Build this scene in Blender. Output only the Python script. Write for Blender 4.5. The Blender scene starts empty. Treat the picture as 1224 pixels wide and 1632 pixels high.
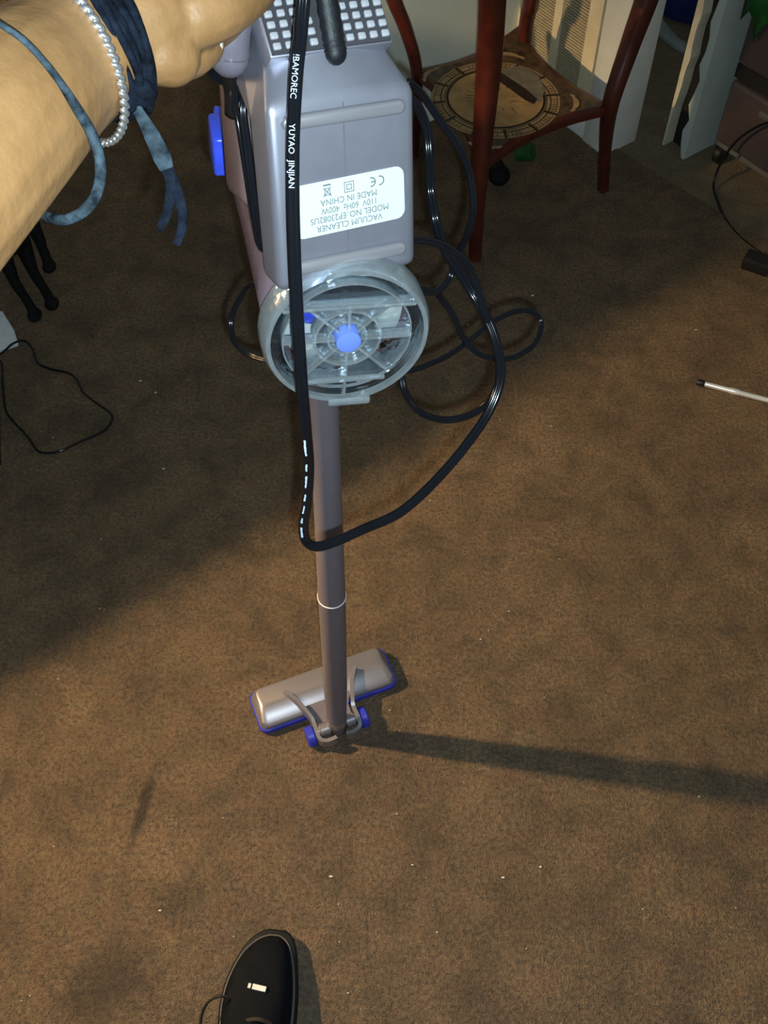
import bpy, bmesh, math, random
from mathutils import Vector, Matrix
random.seed(7)
scene = bpy.context.scene
COL = scene.collection
# ------------------------------------------------------------------ camera
FPX, PITCH, CAMH = 1700.0, math.radians(55), 1.6
cd = bpy.data.cameras.new('camera'); cam = bpy.data.objects.new('camera', cd); COL.objects.link(cam)
cam.location = (0, 0, CAMH); cam.rotation_euler = (math.pi/2 - PITCH, 0, 0)
cd.sensor_fit = 'HORIZONTAL'; cd.sensor_width = 36.0; cd.lens = 36.0*FPX/1224.0
cd.clip_start = 0.02; cd.clip_end = 50
scene.camera = cam
# ------------------------------------------------------------------ light
w = bpy.data.worlds.new('world'); scene.world = w; w.use_nodes = True
bg = w.node_tree.nodes['Background']; bg.inputs[0].default_value = (0.86, 0.95, 0.92, 1); bg.inputs[1].default_value = 0.125
# the phone's own flash, beside its lens
fl = bpy.data.lights.new('phone_flash', 'AREA'); fl.shape = 'DISK'; fl.size = 0.008
fl.energy = 11.0; fl.color = (0.72, 0.91, 1.0)
flo = bpy.data.objects.new('phone_flash', fl); COL.objects.link(flo)
flo.location = (0.012, -0.016, CAMH - 0.012); flo.rotation_euler = cam.rotation_euler
LAMP = Vector((-1.3, 0.9, 1.3)); LAMP_S = 11500.0
vs = scene.view_settings
vs.view_transform = 'Standard'; vs.look = 'None'; vs.exposure = 0.0; vs.gamma = 1.0; vs.use_curve_mapping = False
scene.cycles.transparent_max_bounces = 32
# ------------------------------------------------------------------ helpers
CP, SP = math.cos(PITCH), math.sin(PITCH)
def ray(px, py):
    x, u = (px-612)/FPX, -(py-816)/FPX
    return Vector((x, SP*u+CP, CP*u-SP))
def P(px, py, d): return Vector((0, 0, CAMH)) + ray(px, py)*d
def F(px, py, z=0.0):
    v = ray(px, py); return Vector((0, 0, CAMH)) + v*((z-CAMH)/v.z)
def V(*a): return Vector(a)

def mat(name, col, rough=0.6, metal=0.0, var=0.12, scale=30.0, bump=0.0, bscale=200.0, alpha=1.0, trans=0.0,
        coat=0.0, col2=None, spec=0.5, emit=None, sss=0.0, detail=4.0, bdist=0.001, sheen=0.0):
    m = bpy.data.materials.new(name); m.use_nodes = True
    nt = m.node_tree; b = nt.nodes['Principled BSDF']
    tc = nt.nodes.new('ShaderNodeTexCoord')
    nz = nt.nodes.new('ShaderNodeTexNoise'); nz.inputs['Scale'].default_value = scale; nz.inputs['Detail'].default_value = detail
    nt.links.new(tc.outputs['Object'], nz.inputs['Vector'])
    mx = nt.nodes.new('ShaderNodeMix'); mx.data_type = 'RGBA'
    c1 = tuple(max(0, c*(1-var)) for c in col); c2 = col2 or tuple(min(1, c*(1+var)) for c in col)
    mx.inputs['A'].default_value = (*c1, 1); mx.inputs['B'].default_value = (*c2, 1)
    rp = nt.nodes.new('ShaderNodeMapRange'); rp.inputs['From Min'].default_value = .3; rp.inputs['From Max'].default_value = .7
    nt.links.new(nz.outputs['Fac'], rp.inputs['Value']); nt.links.new(rp.outputs['Result'], mx.inputs['Factor'])
    nt.links.new(mx.outputs['Result'], b.inputs['Base Color'])
    b.inputs['Roughness'].default_value = rough; b.inputs['Metallic'].default_value = metal
    b.inputs['Alpha'].default_value = alpha; b.inputs['Transmission Weight'].default_value = trans
    b.inputs['Coat Weight'].default_value = coat; b.inputs['Specular IOR Level'].default_value = spec
    if sss: b.inputs['Subsurface Weight'].default_value = sss; b.inputs['Subsurface Radius'].default_value = (.008, .004, .002); b.inputs['Subsurface Scale'].default_value = 1
    if sheen: b.inputs['Sheen Weight'].default_value = sheen
    if emit: b.inputs['Emission Color'].default_value = (*emit[0], 1); b.inputs['Emission Strength'].default_value = emit[1]
    if bump:
        bn = nt.nodes.new('ShaderNodeTexNoise'); bn.inputs['Scale'].default_value = bscale; bn.inputs['Detail'].default_value = 3
        nt.links.new(tc.outputs['Object'], bn.inputs['Vector'])
        bp = nt.nodes.new('ShaderNodeBump'); bp.inputs['Strength'].default_value = bump; bp.inputs['Distance'].default_value = bdist
        nt.links.new(bn.outputs['Fac'], bp.inputs['Height']); nt.links.new(bp.outputs['Normal'], b.inputs['Normal'])
    return m

def tag(o, label=None, cat=None, group=None, kind=None):
    if label: o['label'] = label
    if cat: o['category'] = cat
    if group: o['group'] = group
    if kind: o['kind'] = kind
    return o
def thing(name, label, cat, loc=(0, 0, 0), group=None):
    o = bpy.data.objects.new(name, None); COL.objects.link(o); o.location = loc; o.empty_display_size = .02
    return tag(o, label, cat, group)
def root_loc(p):
    l = Vector((0, 0, 0))
    while p: l = l + p.location; p = p.parent
    return l
def obj(name, geo, m, parent=None, smooth=False, auto=None, at=None):
    """geo = (verts, faces[, material indices]) in world coordinates -> one mesh object whose origin sits at its own middle (or at)"""
    vs_, fs = geo[0], geo[1]
    me = bpy.data.meshes.new(name)
    vs_ = [Vector(v) for v in vs_]
    if at is None:
        lo = Vector([min(v[i] for v in vs_) for i in range(3)]); hi = Vector([max(v[i] for v in vs_) for i in range(3)])
        at = Vector(((lo.x+hi.x)/2, (lo.y+hi.y)/2, lo.z))
    at = Vector(at)
    me.from_pydata([v-at for v in vs_], [], fs); me.validate()
    bm = bmesh.new(); bm.from_mesh(me); bmesh.ops.recalc_face_normals(bm, faces=bm.faces); bm.to_mesh(me); bm.free()
    ms = m if isinstance(m, (list, tuple)) else [m]
    for q in ms: me.materials.append(q)
    if len(geo) > 2:
        for p_, i in zip(me.polygons, geo[2]): p_.material_index = i
    if smooth or auto:
        for p_ in me.polygons: p_.use_smooth = True
    o = bpy.data.objects.new(name, me); COL.objects.link(o)
    o.location = at - root_loc(parent)
    if parent: o.parent = parent
    if auto:
        me.set_sharp_from_angle(angle=math.radians(auto))
    return o
def join(*gs):
    vs_, fs = [], []
    for g in gs:
        k = len(vs_); vs_ += list(g[0]); fs += [tuple(i+k for i in f) for f in g[1]]
    return vs_, fs
def bevel(geo, width, seg=2, angle=25):
    bm = bmesh.new(); vv = [bm.verts.new(v) for v in geo[0]]
    for f in geo[1]:
        try: bm.faces.new([vv[i] for i in f])
        except ValueError: pass
    bmesh.ops.recalc_face_normals(bm, faces=bm.faces)
    es = [e for e in bm.edges if len(e.link_faces) == 2 and e.calc_face_angle(0) > math.radians(angle)]
    bmesh.ops.bevel(bm, geom=es, offset=width, segments=seg, affect='EDGES', profile=.5, clamp_overlap=True)
    bm.verts.index_update()
    r = ([v.co.copy() for v in bm.verts], [tuple(v.index for v in f.verts) for f in bm.faces]); bm.free(); return r
def frame(o, x, y, z): return lambda a, b, c: o + x*a + y*b + z*c
def boxf(fr, a0, a1, b0, b1, c0, c1):
    v = [fr(a, b, c) for a in (a0, a1) for b in (b0, b1) for c in (c0, c1)]
    return v, [(0, 1, 3, 2), (4, 6, 7, 5), (0, 4, 5, 1), (2, 3, 7, 6), (0, 2, 6, 4), (1, 5, 7, 3)]
WF = frame(V(0, 0, 0), V(1, 0, 0), V(0, 1, 0), V(0, 0, 1))
def prism(fr, poly, c0, c1):
    n = len(poly)
    v = [fr(a, b, c0) for a, b in poly] + [fr(a, b, c1) for a, b in poly]
    return v, [tuple(range(n))[::-1], tuple(range(n, 2*n))] + [(i, (i+1) % n, n+(i+1) % n, n+i) for i in range(n)]
def perp(ax):
    ax = ax.normalized(); r = V(0, 0, 1) if abs(ax.z) < .9 else V(1, 0, 0)
    x = ax.cross(r).normalized(); return x, ax.cross(x).normalized()
def lathe(o, ax, prof, seg=32, xy=None, arc=None):
    """prof = [(s, r)] along the axis from o"""
    ax = ax.normalized(); x, y = xy or perp(ax); v, f = [], []
    for s, r in prof:
        for k in range(seg):
            t = 2*math.pi*k/seg; v.append(o+ax*s+x*(r*math.cos(t))+y*(r*math.sin(t)))
    for j in range(len(prof)-1):
        for k in range(seg):
            k2 = (k+1) % seg; f.append((j*seg+k, j*seg+k2, (j+1)*seg+k2, (j+1)*seg+k))
    f.append(tuple(range(seg))[::-1]); n = (len(prof)-1)*seg; f.append(tuple(range(n, n+seg)))
    return v, f
def ringlathe(o, ax, prof, seg=40, xy=None):
    ax = ax.normalized(); x, y = xy or perp(ax); v, f = [], []
    m = len(prof)
    for k in range(seg):
        t = 2*math.pi*k/seg
        for s, r in prof: v.append(o+ax*s+x*(r*math.cos(t))+y*(r*math.sin(t)))
    for k in range(seg):
        k2 = (k+1) % seg
        for j in range(m):
            j2 = (j+1) % m; f.append((k*m+j, k*m+j2, k2*m+j2, k2*m+j))
    return v, f
def spline(pts, n=8):
    pts = [Vector(p) for p in pts]; out = []
    for i in range(len(pts)-1):
        p0 = pts[max(0, i-1)]; p1 = pts[i]; p2 = pts[i+1]; p3 = pts[min(len(pts)-1, i+2)]
        if i == 0: p0 = p1*2-p2
        if i == len(pts)-2: p3 = p2*2-p1
        for k in range(n):
            t = k/n
            out.append(.5*((2*p1)+(p2-p0)*t+(2*p0-5*p1+4*p2-p3)*t*t+(3*p1-p0-3*p2+p3)*t**3))
    out.append(pts[-1]); return out
def ellipse(a, b, n=10): return [(a*math.cos(2*math.pi*k/n), b*math.sin(2*math.pi*k/n)) for k in range(n)]
def sweep(pts, prof, ref=None, scales=None, closed=False):
    """profile x runs across (tangent x ref), y along ref"""
    v, f = [], []; n = len(pts); m = len(prof)
    nrm = None
    for i, p in enumerate(pts):
        if closed: t = (pts[(i+1) % n]-pts[i-1]).normalized()
        else: t = (pts[min(i+1, n-1)]-pts[max(i-1, 0)]).normalized()
        if ref is not None: r = ref(i, p) if callable(ref) else ref
        else: r = nrm if nrm is not None else perp(t)[0]
        r = r - t*r.dot(t)
        if r.length < 1e-6: r = perp(t)[0]
        nrm = r.normalized(); bx = t.cross(nrm)
        s = scales[i] if scales else 1.0
        sx, sy = s if isinstance(s, tuple) else (s, s)
        for a, b in prof: v.append(p+bx*(a*sx)+nrm*(b*sy))
    for i in range(n if closed else n-1):
        i2 = (i+1) % n
        for k in range(m):
            k2 = (k+1) % m; f.append((i*m+k, i*m+k2, i2*m+k2, i2*m+k))
    if not closed:
        f.append(tuple(range(m))[::-1]); f.append(tuple(range((n-1)*m, n*m)))
    return v, f
def lerp(a, b, t):
    if isinstance(a, tuple): return tuple(x+(y-x)*t for x, y in zip(a, b))
    return a+(b-a)*t
def resample(vals, n):   # piecewise-linear to n samples
    out = []
    for i in range(n):
        x = i/(n-1)*(len(vals)-1); k = min(int(x), len(vals)-2); out.append(lerp(vals[k], vals[k+1], x-k))
    return out
def sphere(c, r, seg=14, rings=8, ax=None):
    rx, ry, rz = r if isinstance(r, tuple) else (r, r, r)
    X, Y, Z = ax or (V(1, 0, 0), V(0, 1, 0), V(0, 0, 1))
    v = [c+Z*rz]; f = []
    for j in range(1, rings):
        a = math.pi*j/rings
        for k in range(seg):
            t = 2*math.pi*k/seg; v.append(c+X*(rx*math.sin(a)*math.cos(t))+Y*(ry*math.sin(a)*math.sin(t))+Z*(rz*math.cos(a)))
    v.append(c-Z*rz)
    for k in range(seg):
        k2 = (k+1) % seg; f.append((0, 1+k, 1+k2)); e = 1+(rings-2)*seg; f.append((len(v)-1, e+k2, e+k))
        for j in range(rings-2): a = 1+j*seg; f.append((a+k, a+seg+k, a+seg+k2, a+k2))
    return v, f
def capsule(p0, p1, r0, r1, n=6):
    gs = []
    for k in range(n+1):
        t = k/n; gs.append(sphere(p0.lerp(p1, t), lerp(r0, r1, t), 12, 8))
    return join(*gs)
def tapered(pts, rs, seg=14):
    """closed tapered limb with round ends for the remesher"""
    sp = spline(pts, 8); rr = resample(rs, len(sp))
    g = sweep(sp, ellipse(1, 1, seg), scales=rr)
    return [g, sphere(sp[0], rr[0], 14, 10), sphere(sp[-1], rr[-1], 14, 10)]
def remeshed(name, geos, voxel, m, smooth_it=6, parent=None, at=None):
    o = obj(name, join(*geos), m, None, True, at=at)
    r = o.modifiers.new('r', 'REMESH'); r.mode = 'VOXEL'; r.voxel_size = voxel; r.use_smooth_shade = True
    s = o.modifiers.new('s', 'SMOOTH'); s.iterations = smooth_it; s.factor = .5
    dg = bpy.context.evaluated_depsgraph_get(); me = bpy.data.meshes.new_from_object(o.evaluated_get(dg), depsgraph=dg)
    o.modifiers.clear(); old = o.data; o.data = me; me.name = name; bpy.data.meshes.remove(old)
    for p_ in me.polygons: p_.use_smooth = True
    return o
def text_geo(body, size, fr, thick=0.0, align='CENTER'):
    """flat lettering: fr(x, y) -> world"""
    cu = bpy.data.curves.new('t', 'FONT'); cu.body = body; cu.size = size; cu.align_x = align; cu.align_y = 'CENTER'; cu.resolution_u = 3
    o = bpy.data.objects.new('t', cu); COL.objects.link(o)
    dg = bpy.context.evaluated_depsgraph_get(); me = bpy.data.meshes.new_from_object(o.evaluated_get(dg), depsgraph=dg)
    g = ([fr(v.co.x, v.co.y) for v in me.vertices], [tuple(p_.vertices) for p_ in me.polygons])
    bpy.data.objects.remove(o); bpy.data.curves.remove(cu); bpy.data.meshes.remove(me)
    return g
def dup(src, parent, loc):
    c = src.copy(); COL.objects.link(c); c.parent = parent; c.location = loc; return c

# ------------------------------------------------------------------ materials
def carpet_mat(name, c_dark, c_lite, c_red, c_green, stains=()):
    m = bpy.data.materials.new(name); m.use_nodes = True; nt = m.node_tree; L = nt.links.new; b = nt.nodes['Principled BSDF']
    N = nt.nodes.new
    tc = N('ShaderNodeTexCoord'); ob = tc.outputs['Object']
    def noise(s, d=3, r=.6, lo=.35, hi=.65, dist=0):
        n = N('ShaderNodeTexNoise'); n.inputs['Scale'].default_value = s; n.inputs['Detail'].default_value = d; n.inputs['Roughness'].default_value = r
        n.inputs['Distortion'].default_value = dist
        L(ob, n.inputs['Vector']); q = N('ShaderNodeMapRange'); q.inputs['From Min'].default_value = lo; q.inputs['From Max'].default_value = hi
        L(n.outputs['Fac'], q.inputs['Value']); return q.outputs['Result']
    def mix(fac, a, bb, mode='MIX'):
        x = N('ShaderNodeMix'); x.data_type = 'RGBA'; x.blend_type = mode
        for sock, val in (('Factor', fac), ('A', a), ('B', bb)):
            if isinstance(val, (int, float)): x.inputs[sock].default_value = val
            elif isinstance(val, tuple): x.inputs[sock].default_value = (*val, 1)
            else: L(val, x.inputs[sock])
        return x.outputs['Result']
    def mul(a, k):
        q = N('ShaderNodeMath'); q.operation = 'MULTIPLY'; L(a, q.inputs[0])
        if isinstance(k, (int, float)): q.inputs[1].default_value = k
        else: L(k, q.inputs[1])
        return q.outputs[0]
    tuft = noise(150, 4, .75, .40, .60); fine = noise(420, 2, .6, .35, .65); patch = noise(11, 6, .72, .40, .68, .5); big = noise(3.0, 4, .65, .40, .66)
    hue = noise(30, 5, .75, .44, .66); hue2 = noise(22, 5, .75, .48, .70, .3)
    c = mix(tuft, c_dark, c_lite)
    c = mix(mul(hue, .34), c, c_red); c = mix(mul(hue2, .36), c, c_green)
    c = mix(mul(fine, .45), c, tuple(min(1, k*1.35) for k in c_lite))
    c = mix(mul(patch, .62), c, tuple(k*.62 for k in c_dark))
    c = mix(mul(big, .32), c, tuple(k*.6 for k in c_dark))
    for (cx, cy, ang, hx, hy, amt) in stains:
        mp = N('ShaderNodeMapping'); mp.vector_type = 'TEXTURE'
        mp.inputs['Location'].default_value = (cx, cy, 0); mp.inputs['Rotation'].default_value = (0, 0, ang); mp.inputs['Scale'].default_value = (hx, hy, 1)
        nz = N('ShaderNodeTexNoise'); nz.inputs['Scale'].default_value = 40; nz.inputs['Detail'].default_value = 3; L(ob, nz.inputs['Vector'])
        L(ob, mp.inputs['Vector'])
        sep = N('ShaderNodeSeparateXYZ'); L(mp.outputs['Vector'], sep.inputs[0])
        cmb = N('ShaderNodeCombineXYZ'); L(sep.outputs[0], cmb.inputs[0]); L(sep.outputs[1], cmb.inputs[1])
        ln = N('ShaderNodeVectorMath'); ln.operation = 'LENGTH'; L(cmb.outputs[0], ln.inputs[0])
        ad = N('ShaderNodeMath'); ad.operation = 'MULTIPLY_ADD'; L(nz.outputs['Fac'], ad.inputs[0]); ad.inputs[1].default_value = 1.3; L(ln.outputs['Value'], ad.inputs[2])
        mr = N('ShaderNodeMapRange'); mr.inputs['From Min'].default_value = 1.75; mr.inputs['From Max'].default_value = 1.05; mr.inputs['To Max'].default_value = amt
        L(ad.outputs[0], mr.inputs['Value'])
        c = mix(mr.outputs['Result'], c, tuple(k*.42 for k in c_dark))
    L(c, b.inputs['Base Color']); b.inputs['Roughness'].default_value = .95; b.inputs['Specular IOR Level'].default_value = .12
    b.inputs['Sheen Weight'].default_value = .12; b.inputs['Sheen Roughness'].default_value = .5
    hs = N('ShaderNodeMath'); hs.operation = 'ADD'; L(tuft, hs.inputs[0]); L(fine, hs.inputs[1])
    bp = N('ShaderNodeBump'); bp.inputs['Strength'].default_value = .9; bp.inputs['Distance'].default_value = .006
    L(hs.outputs[0], bp.inputs['Height']); L(bp.outputs['Normal'], b.inputs['Normal'])
    return m
st1 = F(228, 1285); st2 = F(180, 1555); st3 = F(275, 1440); st4 = F(600, 1270)
M = {}
M['carpet'] = carpet_mat('brown_carpet', (.085, .054, .028), (.41, .275, .150), (.44, .185, .090), (.19, .185, .066),
    [(st1.x, st1.y, math.radians(80), .075, .011, .75), (st2.x, st2.y, .6, .085, .06, .42), (st3.x, st3.y, 1.0, .05, .04, .32), (F(430, 1010).x, F(430, 1010).y, 2.2, .09, .02, .35)])
M['hallcarpet'] = carpet_mat('tan_carpet', (.25, .18, .10), (.40, .30, .175), (.42, .27, .15), (.28, .27, .15))
M['wall'] = mat('painted_wall', (.78, .83, .74), .75, var=.05, scale=6, bump=.15, bscale=90)
M['white'] = mat('white_gloss_trim', (.84, .85, .80), .5, var=.07, scale=14, bump=.1, bscale=60)
M['cream'] = mat('cream_metal', (.80, .70, .48), .5, var=.08, scale=20)
M['louvre'] = mat('louvre_metal', (.50, .42, .28), .55, var=.1, scale=60)
M['void'] = mat('dark_hollow', (.008, .007, .006), .95, var=.3)  # near-black colour standing in for the shade inside gaps and hollows
M['doorskin'] = mat('worn_door_paint', (.66, .60, .44), .65, var=.14, scale=25, bump=.3, bscale=70, col2=(.76, .70, .54))
M['doorface'] = mat('door_face_paint', (.52, .57, .52), .6, var=.08, scale=8)
M['redwood'] = mat('red_stained_wood', (.080, .014, .008), .36, var=.35, scale=22, coat=.3, bump=.1, bscale=60)
M['darkprint'] = mat('dark_printed_board', (.035, .018, .012), .4, var=.6, scale=55, col2=(.115, .070, .036), coat=.25, detail=8)
M['tan'] = mat('parchment_print', (.30, .20, .095), .45, var=.25, scale=30, coat=.2, detail=7)
M['tan2'] = mat('amber_parchment_print', (.38, .235, .10), .45, var=.3, scale=26, coat=.2, detail=8)
M['ink'] = mat('dark_print_ink', (.022, .014, .010), .5, var=.3)
M['grayprint'] = mat('faded_grey_print', (.16, .145, .11), .45, var=.3, scale=40, coat=.2)
M['grey'] = mat('mauve_grey_plastic', (.325, .325, .385), .42, metal=.65, var=.04, scale=60, bump=.04, bscale=900, spec=.5)
M['greyrib'] = mat('silver_grey_plastic', (.34, .33, .355), .35, metal=.45, var=.04)
M['mauve'] = mat('mauve_brown_plastic', (.19, .125, .12), .3, var=.06, scale=20)
M['smoke'] = mat('smoked_clear_plastic', (.28, .20, .25), .16, var=.12, scale=25, alpha=.72)
M['pole'] = mat('mauve_grey_tube', (.150, .132, .158), .45, var=.05, scale=50)
M['polering'] = mat('pale_ring_plastic', (.75, .70, .70), .4, var=.05)
M['silver'] = mat('silver_paint', (.29, .265, .285), .36, metal=.55, var=.05, scale=30)
M['blue'] = mat('royal_blue_plastic', (.035, .045, .50), .35, var=.12, scale=30)
M['latch'] = mat('bright_blue_plastic', (.05, .10, .85), .25, var=.15, scale=60)
M['clear'] = mat('clear_plastic', (.80, .88, .92), .07, var=.05, alpha=.10, spec=.8)
M['clearedge'] = mat('clear_plastic_edge', (.62, .70, .74), .10, var=.15, scale=70, alpha=.40, spec=.8)
M['gasket'] = mat('dark_rubber_seal', (.010, .013, .018), .6, var=.4, scale=120)
M['filter'] = mat('dusty_filter', (.62, .64, .63), .8, var=.4, scale=24, col2=(.95, .95, .88))
M['hub'] = mat('translucent_blue_hub', (.16, .26, .75), .15, var=.1)
M['black'] = mat('black_plastic', (.012, .012, .013), .4, var=.2)
M['relief'] = mat('black_rubber', (.005, .006, .009), .55, var=.3, scale=300, bump=.3, bscale=500)
M['cord'] = mat('glossy_black_vinyl', (.006, .007, .010), .14, var=.2, spec=.4)
M['print'] = mat('pale_print', (.62, .75, .88), .5, var=.1)
M['label'] = mat('white_sticker', (.66, .72, .70), .45, var=.02)
M['ltext'] = mat('grey_print', (.14, .17, .18), .6, var=.05)
M['stud'] = mat('light_grey_studs', (.42, .42, .45), .35, var=.08)
M['grille'] = mat('dark_grille', (.045, .043, .05), .6, var=.2)
M['skin'] = mat('brown_skin', (.27, .137, .050), .5, var=.12, scale=28, sss=.08, bump=.45, bscale=150, col2=(.33, .175, .068), bdist=.0014, detail=6)
M['nail'] = mat('fingernail', (.72, .62, .48), .3, var=.05)
M['chain'] = mat('silver_chain_metal', (.82, .82, .82), .2, metal=.9, var=.05)
M['navy'] = mat('navy_black_cloth', (.0018, .003, .006), .85, var=.5, scale=160, bump=.9, bscale=420, col2=(.009, .014, .026), spec=.12)
M['slate'] = mat('slate_leather_cord', (.006, .010, .015), .75, var=.4, scale=160, bump=.9, bscale=500, col2=(.050, .074, .092), spec=.12)
M['fur'] = mat('black_fur', (.006, .005, .006), .8, var=.4, scale=120, bump=.6, bscale=300, spec=.2)
M['paper'] = mat('white_paper', (.62, .68, .70), .8, var=.08, scale=40)
M['shoe'] = mat('black_suede', (.0030, .0042, .0070), .85, var=.3, scale=140, bump=.3, bscale=500, spec=.12)
M['sole'] = mat('black_rubber_sole', (.006, .006, .007), .7, var=.3, spec=.3)
M['piping'] = mat('dark_grey_piping', (.10, .085, .085), .6, var=.2)
M['tagw'] = mat('white_logo', (.75, .76, .70), .5, var=.1)
M['lace'] = mat('brown_black_lace', (.020, .013, .010), .8, var=.3)
M['rod'] = mat('bright_steel', (.85, .86, .86), .3, metal=.45, var=.04)
M['drawer'] = mat('grey_smoked_drawer', (.045, .043, .055), .45, var=.3, scale=9, col2=(.075, .052, .048))
M['cartframe'] = mat('grey_cart_frame', (.095, .092, .095), .5, var=.1)
M['bluebin'] = mat('dark_blue_plastic', (.012, .022, .12), .5, var=.15)
M['greybin'] = mat('pale_grey_cloth', (.24, .27, .26), .8, var=.15)
M['green'] = mat('green_plastic', (.006, .085, .012), .6, var=.3)
M['wood'] = mat('dark_walnut', (.075, .042, .022), .45, var=.3, scale=18)
M['bulb'] = mat('lit_bulb', (1, .9, .7), .5, emit=((1.0, .70, .36), LAMP_S))
M['shade'] = mat('lit_fabric_shade', (.8, .68, .5), .9, var=.05, emit=((1.0, .72, .40), LAMP_S*.0018))
M['brass'] = mat('aged_brass', (.45, .32, .12), .35, metal=.8, var=.1)
M['dust'] = mat('pale_lint', (.75, .70, .60), .9, var=.2)

def clear_mat(name, tint, diff, dcol, rough):
    m = bpy.data.materials.new(name); m.use_nodes = True; nt = m.node_tree; nt.nodes.remove(nt.nodes['Principled BSDF'])
    N, L = nt.nodes.new, nt.links.new
    tr = N('ShaderNodeBsdfTransparent'); tr.inputs[0].default_value = (*tint, 1)
    gl_ = N('ShaderNodeBsdfGlossy'); gl_.inputs['Roughness'].default_value = rough; gl_.inputs[0].default_value = (.95, .97, 1, 1)
    df_ = N('ShaderNodeBsdfDiffuse'); nz = N('ShaderNodeTexNoise'); nz.inputs['Scale'].default_value = 90
    tc = N('ShaderNodeTexCoord'); L(tc.outputs['Object'], nz.inputs['Vector'])
    mc = N('ShaderNodeMix'); mc.data_type = 'RGBA'; mc.inputs['A'].default_value = (*[c*.5 for c in dcol], 1); mc.inputs['B'].default_value = (*dcol, 1)
    L(nz.outputs['Fac'], mc.inputs['Factor']); L(mc.outputs['Result'], df_.inputs[0])
    bp = N('ShaderNodeBump'); bp.inputs['Strength'].default_value = .25; bp.inputs['Distance'].default_value = .002; L(nz.outputs['Fac'], bp.inputs['Height']); L(bp.outputs[0], gl_.inputs['Normal'])
    m1 = N('ShaderNodeMixShader'); m1.inputs[0].default_value = diff; L(tr.outputs[0], m1.inputs[1]); L(df_.outputs[0], m1.inputs[2])
    fr = N('ShaderNodeFresnel'); fr.inputs[0].default_value = 1.5
    m2 = N('ShaderNodeMixShader'); L(fr.outputs[0], m2.inputs[0]); L(m1.outputs[0], m2.inputs[1]); L(gl_.outputs[0], m2.inputs[2])
    L(m2.outputs[0], nt.nodes['Material Output'].inputs[0]); return m
M['clear'] = clear_mat('clear_plastic', (.94, .97, .985), .0, (.7, .8, .85), .05)
M['clearedge'] = clear_mat('clear_plastic_edge', (.86, .93, .96), .27, (.78, .86, .90), .10)
# ------------------------------------------------------------------ setting
A2 = V(-.58, .814, 0).normalized(); B2 = V(.814, .58, 0).normalized()      # along the vent wall / through the doorway
EC = V(.524, 2.177, 0)                                                     # wall end at the doorway
KC = EC + A2*.334
ledge0 = EC + A2*1.2 + B2*.03; ledge1 = EC + V(.66, -.75, 0)*1.9 + B2*.03
fpoly = [(-2.4, -1.2), (2.2, -1.2), (2.2, .55), (ledge1.x, ledge1.y), (EC.x+.035, EC.y+.012), (ledge0.x, ledge0.y), (-2.4, 3.15)]
fl_o = obj('floor', prism(WF, fpoly, -.05, 0), M['carpet'], at=(0, 0, 0)); tag(fl_o, 'dark brown short pile carpet over the whole room', None, None, 'structure')
hp = [(EC.x+.035, EC.y+.012), (ledge1.x, ledge1.y), (2.6, .75), (3.2, 3.6), (.6, 4.2), (ledge0.x, ledge0.y)]
tag(obj('floor_hall', prism(WF, hp, -.055, -.006), M['hallcarpet'], at=(0, 0, 0)), 'lighter tan carpet beyond the doorway edge', None, None, 'structure')
# wall with vent: stub ending at the doorway
wf = frame(EC, A2, B2, V(0, 0, 1))
tag(obj('wall_right', boxf(wf, .0, .334, .004, .09, -.006, 2.4), M['wall']), 'short wall stub carrying the cream vent', None, None, 'structure')
tag(obj('wall_back', boxf(frame(KC, -B2, A2, V(0, 0, 1)), -.09, .56, 0, .1, -.006, 2.4), M['wall']), 'grey green painted wall behind the red table', None, None, 'structure')
tag(obj('wall_left', boxf(frame(KC-B2*.46, -B2, A2, V(0, 0, 1)), 0, .1, .1, 1.6, -.006, 2.4), M['wall']), 'return of the grey green wall leading away behind the vacuum', None, None, 'structure')
# door casing at the wall end: vent-side board, jamb lining
tr1 = tag(obj('trim_1', bevel(boxf(wf, -.012, .062, -.010, .004, -.006, 2.1), .003), M['white'], auto=40), 'white casing board at the end of the vent wall', None, None, 'structure')
tr2 = tag(obj('trim_2', bevel(boxf(wf, -.012, 0, .004, .098, -.006, 2.1), .004), M['white'], auto=40), 'white door jamb facing the hall', None, None, 'structure')
# baseboard below vent
tag(obj('baseboard_right', bevel(boxf(wf, .062, .334, -.006, .004, -.006, .07), .002), M['white'], auto=40), 'white baseboard below the cream vent', None, None, 'structure')
# vent
vent = thing('wall_vent', 'cream louvred wall vent behind the red wooden table', 'vent', wf(.2, 0, .09))
obj('frame', join(boxf(wf, .066, .105, -.012, .004, .075, 1.2), boxf(wf, .188, .212, -.012, .004, .075, 1.2), boxf(wf, .31, .333, -.012, .004, .075, 1.2),
                  boxf(wf, .066, .333, -.0115, .004, .075, .10), boxf(wf, .066, .333, -.0115, .004, 1.17, 1.2)), M['cream'], vent)
obj('backing', boxf(wf, .105, .31, 0, .004, .10, 1.17), M['void'], vent)
gs = []
for k in range(150):
    z = .102+k*.00712
    for a0, a1 in ((.105, .188), (.212, .31)):
        gs.append(prism(frame(wf(a0, 0, z), A2*(a1-a0), B2, V(0, 0, 1)), [(0, 0), (1, 0), (1, -.009), (0, -.009)], 0, .0035))
tag(obj('louvres', join(*gs), M['louvre'], vent), None, None, None, 'stuff')

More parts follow.
